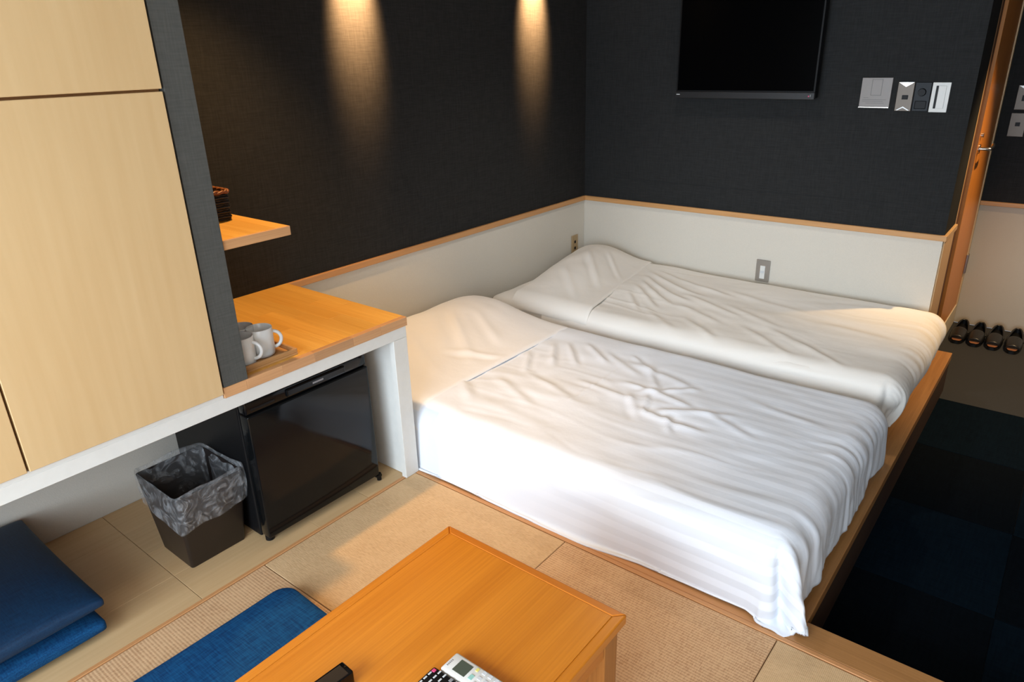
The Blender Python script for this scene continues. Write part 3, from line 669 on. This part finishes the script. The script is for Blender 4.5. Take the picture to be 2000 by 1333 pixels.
# ------------------------------------------------------------------ slippers
def slipper(x, y0, label):
    t = empty('slipper', (x, y0 + .13, HF), label, 'slipper', 'black slippers by the hall wall'); z0 = HF + .0005
    def outline(s, grow=0):  # s 0 toe .. 1 heel -> half width
        return (.0395 + grow) * (math.sin(math.pi * min(1, max(0, s)) ** .8) ** .42) * (1.04 - .14 * s)
    N = 26; Lg = .29
    def slab(a, b_, grow, mat, name, rim=0):
        bm = bmesh.new(); L0 = []; R0 = []; L1 = []; R1 = []
        for k in range(N + 1):
            s = .5 - .5 * math.cos(math.pi * k / N); hw = max(.004, outline(.004 + .992 * s, grow)); yy = y0 + s * Lg; zz = z0 + a
            up = .012 * max(0, s - .6) / .4
            L0.append(bm.verts.new((x - hw, yy, zz))); R0.append(bm.verts.new((x + hw, yy, zz)))
            L1.append(bm.verts.new((x - hw, yy, z0 + b_ + up))); R1.append(bm.verts.new((x + hw, yy, z0 + b_ + up)))
        for k in range(N):
            bm.faces.new((L0[k], R0[k], R0[k + 1], L0[k + 1])); bm.faces.new((L1[k], L1[k + 1], R1[k + 1], R1[k]))
            bm.faces.new((L0[k], L0[k + 1], L1[k + 1], L1[k])); bm.faces.new((R0[k], R1[k], R1[k + 1], R0[k + 1]))
        bm.faces.new((L0[0], L1[0], R1[0], R0[0])); bm.faces.new((L0[N], R0[N], R1[N], L1[N]))
        return link(name, bm, mat, t, smooth=True, angle=50)
    slab(0, .014, 0, M['slip'], 'sole'); slab(.0145, .019, -.006, M['black_matte'], 'insole')
    bm = bmesh.new(); ft = []
    for k in range(9):
        s = .012 + .15 * k / 8; hw = outline(s, -.007); ft.append((bm.verts.new((x - hw, y0 + s * Lg, z0 + .0205)), bm.verts.new((x + hw, y0 + s * Lg, z0 + .0205)), bm.verts.new((x - hw, y0 + s * Lg, z0 + .0192)), bm.verts.new((x + hw, y0 + s * Lg, z0 + .0192))))
    for a, b_ in zip(ft[:-1], ft[1:]):
        bm.faces.new((a[0], a[1], b_[1], b_[0])); bm.faces.new((a[2], b_[2], b_[3], a[3])); bm.faces.new((a[0], b_[0], b_[2], a[2])); bm.faces.new((a[1], a[3], b_[3], b_[1]))
    link('toe_pad', bm, M['insole'], t, label='tan toe pad')
    bm = bmesh.new(); ring = []
    for k in range(12):   # arched vamp
        s = .10 + .36 * k / 11; hw = outline(s, .003); top = .030 + .022 * (k / 11) ** .8; row = []
        for a in range(15):
            th = math.pi * a / 14; row.append((x - hw * math.cos(th), y0 + s * Lg, z0 + .010 + (top) * math.sin(th) ** .7))
        ring.append(row)
    V = [[bm.verts.new(p) for p in r] for r in ring]
    for a, b_ in zip(V[:-1], V[1:]):
        for k in range(14): bm.faces.new((a[k], a[k + 1], b_[k + 1], b_[k]))
    vp = link('strap', bm, M['slip'], t, smooth=True)
    so = vp.modifiers.new('solidify', 'SOLIDIFY'); so.thickness = .004; so.offset = -1
    bm = bmesh.new(); pts = [(x - outline(s), y0 + s * Lg, z0 + .024 + .034 * max(0, s - .5) / .5) for s in [.5 + .48 * k / 10 for k in range(11)]]
    pts += [(2 * x - p[0], p[1], p[2]) for p in pts[::-1]]
    low = [bm.verts.new((p[0], p[1], z0 + .012)) for p in pts]; hi = [bm.verts.new(p) for p in pts]
    for k in range(len(pts) - 1): bm.faces.new((low[k], low[k + 1], hi[k + 1], hi[k]))
    tube(bm, pts, .0055, 8); link('heel_rim', bm, M['slip'], t, smooth=True)
SLX = [1.957, 2.043, 2.130, 2.222]
for x, lb in zip(SLX, ('black open-toe slipper closest to the door, first in the row', 'second black slipper from the door in the row', 'third black slipper from the door in the row', 'black slipper farthest from the door, last in the row')):
    slipper(x, .862, lb)

# ------------------------------------------------------------------ bedding
def vnoise(X, Y, seed):
    """smooth value noise, numpy"""
    r = np.random.RandomState(seed); T = r.rand(256, 256)
    xi = np.floor(X).astype(int); yi = np.floor(Y).astype(int); fx = X - xi; fy = Y - yi
    fx = fx * fx * (3 - 2 * fx); fy = fy * fy * (3 - 2 * fy)
    g = lambda a, b_: T[a % 256, b_ % 256]
    return (g(xi, yi) * (1 - fx) + g(xi + 1, yi) * fx) * (1 - fy) + (g(xi, yi + 1) * (1 - fx) + g(xi + 1, yi + 1) * fx) * fy - .5
def grid_mesh(name, P, uvs=None, closed_bottom=None):
    """P (n,m,3) -> mesh"""
    n, m = P.shape[:2]
    idx = np.arange(n * m).reshape(n, m)
    F = np.stack([idx[:-1, :-1], idx[1:, :-1], idx[1:, 1:], idx[:-1, 1:]], -1).reshape(-1, 4)
    me = bpy.data.meshes.new(name)
    me.vertices.add(n * m); me.vertices.foreach_set('co', P.reshape(-1).astype(np.float32))
    me.loops.add(F.size); me.loops.foreach_set('vertex_index', F.reshape(-1).astype(np.int32))
    me.polygons.add(len(F)); me.polygons.foreach_set('loop_start', np.arange(0, F.size, 4, dtype=np.int32))
    me.update(calc_edges=True)
    if uvs is not None:
        uv = me.uv_layers.new(name='cloth'); uv.data.foreach_set('uv', uvs.reshape(-1, 2)[F.reshape(-1)].reshape(-1).astype(np.float32))
    me.validate(); return me
def normals(P):
    du = np.gradient(P, axis=0); dv = np.gradient(P, axis=1); N = np.cross(du, dv)
    return N / (np.linalg.norm(N, axis=-1, keepdims=True) + 1e-9)
def fold(X, Y, x0, y0, x1, y1, w, a, curve=0):
    """a ridge with a valley beside it, fading at both ends"""
    dx, dy = x1 - x0, y1 - y0; L = math.hypot(dx, dy); t = ((X - x0) * dx + (Y - y0) * dy) / L / L; d = ((X - x0) * -dy + (Y - y0) * dx) / L
    d = d - curve * 4 * t * (1 - t)
    win = np.clip(np.minimum(t, 1 - t) * 3.2 + .0, 0, 1); win = win * win * (3 - 2 * win)
    return a * win * (np.exp(-(d / w) ** 2) - .6 * np.exp(-((d - 1.6 * w) / (1.1 * w)) ** 2))
def duvet(name, x0, x1, y0, y1, ztop, hem, mat, label, seed, folds, far_hem, near_hem, foot_hem, rr=.10, tuck=.0, pleat=.012, side_amp=.006, group=None, top_fn=None, corner_fn=None, round_corner=.3, gap=0, pn=3.0, step=.009):
    """cloth over a bed: unrolled sheet (s,t); beyond the inner rectangle it rolls over a radius and hangs"""
    ix1, iy0, iy1 = x1 - rr, y0 + rr, y1 - rr
    s = np.arange(x0, ix1 + foot_hem, step); t = np.arange(iy0 - near_hem, iy1 + far_hem, step)
    Sg, Tg = np.meshgrid(s, t, indexing='ij')
    cxg = np.minimum(Sg, ix1); cyg = np.clip(Tg, iy0, iy1)
    ex = Sg - cxg; ey = Tg - cyg
    hh = np.hypot(ex, ey) + 1e-9; fc = 1 + round_corner * (np.maximum(np.abs(ex), np.abs(ey)) / hh - 1)
    ex = ex * fc; ey = ey * fc
    e = (np.abs(ex) ** pn + np.abs(ey) ** pn) ** (1 / pn); h = np.hypot(ex, ey) + 1e-9
    dx, dy = ex / h, ey / h
    # corner: rotate drape direction smoothly
    arc = rr * math.pi / 2
    a = np.clip(e / rr, 0, math.pi / 2)
    out = rr * np.sin(a); drop = rr * (1 - np.cos(a)) + np.maximum(0, e - arc)
    flare = np.maximum(0, e - arc) * .06
    top = ztop + (top_fn(cxg, cyg) if top_fn is not None else 0)
    z = top - drop
    lim = .006
    over = np.maximum(0, lim - z); z = np.maximum(z, lim + .004 * np.sin(over * 60))
    out = out + flare + over * .35
    P = np.stack([cxg + dx * out, cyg + dy * out, z], -1)
    N = normals(P); N *= np.sign(N[..., 2:3].mean()) 
    side = np.clip(e / arc, 0, 1)
    D = .010 * vnoise(Sg * 3.1, Tg * 5.2, seed) + .005 * vnoise(Sg * 9 + 3 * vnoise(Sg * 3, Tg * 3, seed + 1), Tg * 15, seed + 2) 
    # long lazy creases along x
    q = vnoise(Sg * 2.2 + 1.2 * vnoise(Sg * 4, Tg * 6, seed + 3), Tg * 16 + 2.2 * vnoise(Sg * 3, Tg * 3, seed + 4), seed + 5)
    D += .007 * np.maximum(0, .17 - np.abs(q)) / .17 * (vnoise(Sg * 2.5, Tg * 4, seed + 6) + .18)
    for f in folds: D += .62 * fold(Sg, Tg, *f)
    # pleats running down the foot end, and round the near corner
    fx = np.clip((Sg - ix1 + .02) / .12, 0, 1)
    tt = Tg * 24 + 2.4 * vnoise(Sg * 2, Tg * 9, seed + 7)
    D += pleat * fx * (.75 * (np.abs(vnoise(tt + 2 * vnoise(Sg * 5, Tg * 5, seed + 14), Sg * 4.0, seed + 8)) * 2 - .45) + .6 * vnoise(Tg * 11 + 2 * vnoise(Sg * 5, Tg * 4, seed + 13), Sg * 6, seed + 12) + .35 * vnoise(Tg * 60 + 8 * vnoise(Sg * 4, Tg * 4, seed + 15), Sg * 9, seed + 16))
    fy = np.clip((iy0 - Tg + .02) / .12, 0, 1) + np.clip((Tg - iy1 + .02) / .12, 0, 1)
    D += side_amp * fy * (vnoise(Sg * 9 + 3 * vnoise(Sg * 2, Tg * 2, seed + 11), Tg * 5, seed + 9))
    if gap:
        an = np.degrees(np.arctan2(-ey, ex + 1e-9)); cw = np.clip(np.minimum(ex, -ey) * 30, 0, 1) * np.clip((e - .05) / .12, 0, 1)
        D -= gap * cw * np.exp(-((an - 62) / 6.5) ** 2)
        D += gap * .55 * cw * np.exp(-((an - 40) / 13) ** 2) - gap * .3 * cw * np.exp(-((an - 22) / 5) ** 2)
    P = P + N * D[..., None]
    if corner_fn is not None: P = corner_fn(P, Sg, Tg, ix1, iy0)
    P[..., 2] = np.maximum(P[..., 2], .004)
    P[..., 1] = np.minimum(P[..., 1], -.008)
    uv = np.stack([Sg, Tg], -1)
    me = grid_mesh(name, P, uv)
    o = finish(name, me, mat, smooth=True, label=label, cat='duvet', group=group)
    so = o.modifiers.new('solidify', 'SOLIDIFY'); so.thickness = .007; so.offset = -1
    return o
def rbox_mattress(name, x0, x1, y0, y1, z1, label, mat, seed):
    bm = bmesh.new(); box(bm, x0, x1, y0, y1, .002, z1)
    bmesh.ops.subdivide_edges(bm, edges=bm.edges[:], cuts=30, use_grid_fill=True)
    r = .055; zi0 = .002
    for v in bm.verts:
        c = Vector((min(max(v.co.x, x0 + r), x1 - r), min(max(v.co.y, y0 + r), y1 - r), min(max(v.co.z, r * .6), z1 - r)))
        d = v.co - c
        if d.length > 1e-6:
            dn = d.normalized(); v.co = c + dn * min(r, d.length * 1.0 if d.length < r else r)
            k = noise.noise(Vector((v.co.x * 9, v.co.y * 9, v.co.z * 3 + seed))) * .004 + noise.noise(Vector((v.co.x * 40, v.co.y * 40, v.co.z * 2))) * .0015
            v.co += dn * k
        v.co.z = max(.001, v.co.z)
    return link(name, bm, mat, smooth=True, label=label, cat='mattress')
def pillow(name, quad, base, th, mat, label, seed, peak=(.35, .5), vc=.5, flap=.25, creases=(), near_drop=None):
    """pillow in an oversize case: fat near the head, its open end lying flat toward the foot.
    quad: head-far, foot-far, foot-near, head-near"""
    n, m = 90, 110; U, V = np.meshgrid(np.linspace(0, 1, n), np.linspace(0, 1, m), indexing='ij')
    q = [np.array(p, float) for p in quad]
    XY = (q[0] * ((1 - U) * (1 - V))[..., None] + q[1] * (U * (1 - V))[..., None] + q[2] * (U * V)[..., None] + q[3] * ((1 - U) * V)[..., None])
    X, Y = XY[..., 0], XY[..., 1]
    bz = base(X, Y)
    fu = np.where(U < peak[0], np.sin(np.pi / 2 * np.clip(U / peak[0], 0, 1)) ** .55, 0) + np.where(U >= peak[0], (.5 + .5 * np.cos(np.pi * np.clip((U - peak[0]) / (1 - peak[0]), 0, 1))), 0)
    fv = np.where(V < vc, np.clip(1 - np.abs((V - vc) / vc) ** 3, 0, 1) ** .6, .5 + .5 * np.cos(np.pi * np.clip((V - vc) / (1 - vc), 0, 1) ** 1.35))
    h = th * fu * fv
    cr = .010 * vnoise(U * 5, V * 6, seed) + .007 * vnoise(U * 4 + V * 9, V * 11 - U * 4, seed + 1)
    for c in creases: cr = cr + fold(U, V, *c)
    edge = np.minimum(np.minimum(U, 1 - U), np.minimum(V, 1 - V)); en = np.clip(edge * 14, 0, 1)
    ztop = bz + .010 + h + cr * en * (.35 + .65 * fu * fv)
    ztop = np.where(U > .97, np.minimum(ztop, bz + .0045 + (1 - U) * .25), ztop); ztop = np.maximum(ztop, bz + .0045)
    P = np.stack([X, Y, ztop], -1)
    Pb = np.stack([X, Y, bz + .002], -1)
    ring = np.concatenate([P[::-1], Pb], 0)   # fold over the head edge
    me = grid_mesh(name, ring)
    # stitch other sides with a rim: simply solidify-free closing faces
    bm = bmesh.new(); bm.from_mesh(me); bmesh.ops.remove_doubles(bm, verts=bm.verts, dist=1e-5)
    bmesh.ops.holes_fill(bm, edges=[e for e in bm.edges if e.is_boundary], sides=0) if False else None
    bm.verts.ensure_lookup_table()
    N_ = n * m
    def vid(top, i, j): return (n - 1 - i) * m + j if top else N_ + i * m + j
    if len(bm.verts) == 2 * N_:
        path = [(i, 0) for i in range(n)] + [(n - 1, j) for j in range(1, m)] + [(i, m - 1) for i in range(n - 2, -1, -1)]
        for a, b_ in zip(path[:-1], path[1:]):
            try: bm.faces.new([bm.verts[k] for k in (vid(1, *a), vid(1, *b_), vid(0, *b_), vid(0, *a))])
            except ValueError: pass
    bmesh.ops.recalc_face_normals(bm, faces=bm.faces); bm.to_mesh(me); bm.free()
    return finish(name, me, mat, smooth=True, label=label, cat='pillow', angle=70)

Z1, Z2 = .245, .262
def base_fn(y0, y1, ztop, rr=.10):
    def f(X, Y):
        e = np.maximum(0, np.maximum(y0 + rr - Y, Y - (y1 - rr))); e = np.minimum(e, rr * .995)
        return ztop - (rr - np.sqrt(rr * rr - e * e))
    return f
# near bed
B1 = dict(y0=-2.085, y1=-1.06)
rbox_mattress('futon_mattress', .03, 1.90, -2.055, -1.085, Z1 - .024, 'thick white futon mattress of the near bed, hidden under the striped duvet', M['cotton'], 2)
f1 = [(1.30, -1.66, 1.62, -1.50, .018, .012, .02), (1.25, -1.62, 1.58, -1.66, .016, .014, -.02), (1.20, -1.55, 1.42, -1.36, .015, .010), (1.34, -1.72, 1.18, -1.52, .013, .010),
      (1.38, -1.60, 1.46, -1.74, .012, .012), (1.10, -1.48, 1.50, -1.55, .016, .012, .015), (1.26, -1.50, 1.33, -1.68, .010, .010), (1.44, -1.52, 1.72, -1.62, .016, .008),
      (1.0, -1.30, 1.45, -1.42, .020, .009, .02), (.95, -1.55, 1.30, -1.60, .018, .010), (.70, -1.30, .84, -1.52, .014, .016), (.74, -1.26, .92, -1.46, .012, .014), (.80, -1.22, 1.02, -1.38, .014, .012),
      (.66, -1.42, .78, -1.62, .012, .012), (.9, -1.25, 1.2, -1.42, .016, .008), (1.06, -1.80, 1.06, -1.30, .006, .005), (.68, -1.70, 1.0, -1.84, .02, .008), (.75, -1.60, 1.1, -1.72, .018, .008), (1.5, -1.35, 1.9, -1.42, .02, .006), (.7, -1.88, 1.2, -1.95, .03, .006),
      (1.02, -1.22, 1.22, -1.36, .012, .010), (1.15, -1.30, 1.30, -1.50, .012, .010), (.55, -1.75, .8, -1.95, .02, .008)]
def corner1(P, Sg, Tg, ix1, iy0):
    # the loose duvet corner falls outward onto the kerb
    w_ = np.clip((Sg - ix1 - .03) / .16, 0, 1) * np.clip((iy0 - Tg - .03) / .16, 0, 1)
    P[..., 0] += .035 * w_; P[..., 1] += -.000 * w_
    # hem lifts a little away from the boards between table and corner
    hem = np.clip((iy0 - Tg - .16) / .12, 0, 1) * np.clip((Sg - 1.35) / .2, 0, 1) * np.clip((1.93 - Sg) / .06, 0, 1)
    P[..., 1] += .022 * hem
    # near side sinks back under the rounded edge towards the head
    return P
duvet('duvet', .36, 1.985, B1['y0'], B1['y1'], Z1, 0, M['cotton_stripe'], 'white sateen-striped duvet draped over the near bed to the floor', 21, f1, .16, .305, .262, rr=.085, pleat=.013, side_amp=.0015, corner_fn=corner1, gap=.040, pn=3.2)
pillow('pillow', [(.03, -1.10), (.655, -1.12), (.655, -2.085), (.03, -2.085)], base_fn(-2.085, -1.06, Z1 - .001), .095, M['cotton'], 'white pillow in a wide case at the head of the near bed beside the desk', 5, peak=(.28, .5), vc=.28,
       creases=[(.30, .35, .95, .62, .03, .012), (.25, .62, .9, .78, .03, .010), (.4, .25, .9, .40, .025, .008), (.62, .62, 1.0, .45, .02, .012)])
# far bed
B2 = dict(y0=-1.0, y1=-.012)
rbox_mattress('futon_mattress', .05, 1.90, -.985, -.03, Z2 - .008, 'thick white futon mattress of the far bed, bare at its head corner', M['cotton_warm_lit'], 6)
f2 = [(.55, -.22, 1.05, -.48, .018, .014, -.03), (.58, -.30, 1.0, -.58, .016, .014, -.03), (.60, -.38, .95, -.66, .015, .012, -.02), (.62, -.48, .90, -.74, .014, .012), (.55, -.16, 1.2, -.40, .018, .010, -.03),
      (.85, -.45, 1.3, -.66, .02, .009), (.9, -.6, 1.25, -.78, .02, .008), (1.1, -.5, 1.5, -.70, .022, .007), (1.0, -.30, 1.5, -.42, .025, .006), (.64, -.58, .84, -.82, .013, .010),
      (1.25, -.70, 1.6, -.95, .02, .008), (1.35, -.66, 1.7, -.88, .02, .008), (1.0, -.74, 1.3, -.97, .02, .009), (1.5, -.72, 1.8, -.95, .016, .008), (1.55, -.5, 1.9, -.56, .025, .005), (.8, -.72, 1.1, -.97, .02, .007)]
def top2(X, Y): return .012 * np.exp(-((X - .60) / .16) ** 2) * np.clip((Y + .9) / .5, 0, 1)
def corner2(P, Sg, Tg, ix1, iy0):
    w_ = np.clip((Sg - ix1 - .02) / .14, 0, 1) * np.clip((iy0 - Tg - .02) / .14, 0, 1)
    P[..., 0] -= .03 * w_; P[..., 1] += .05 * w_
    # foot end tucks back in below its bulge
    lowx = np.clip((Sg - ix1 - .10) / .16, 0, 1); P[..., 0] -= .045 * lowx * lowx
    return P
duvet('duvet', .40, 2.0, B2['y0'], B2['y1'], Z2 + .006, 0, M['cotton_warm_lit'], 'plain white duvet on the far bed against the pale wall', 40, f2, .13, .27, .265, rr=.10, pleat=.008, side_amp=.012, corner_fn=corner2, gap=.014, top_fn=top2, pn=2.4)
pillow('pillow', [(.035, -.03), (.50, -.04), (.66, -.992), (.21, -.992)], base_fn(-1.0, -.0, Z2 + .012), .085, M['cotton_warm_lit'], 'white pillow at the head of the far bed in the room corner', 9, peak=(.34, .5), vc=.27,
       creases=[(.3, .3, .9, .7, .03, .012), (.2, .55, .8, .9, .03, .010), (.5, .2, 1.0, .5, .02, .010)])
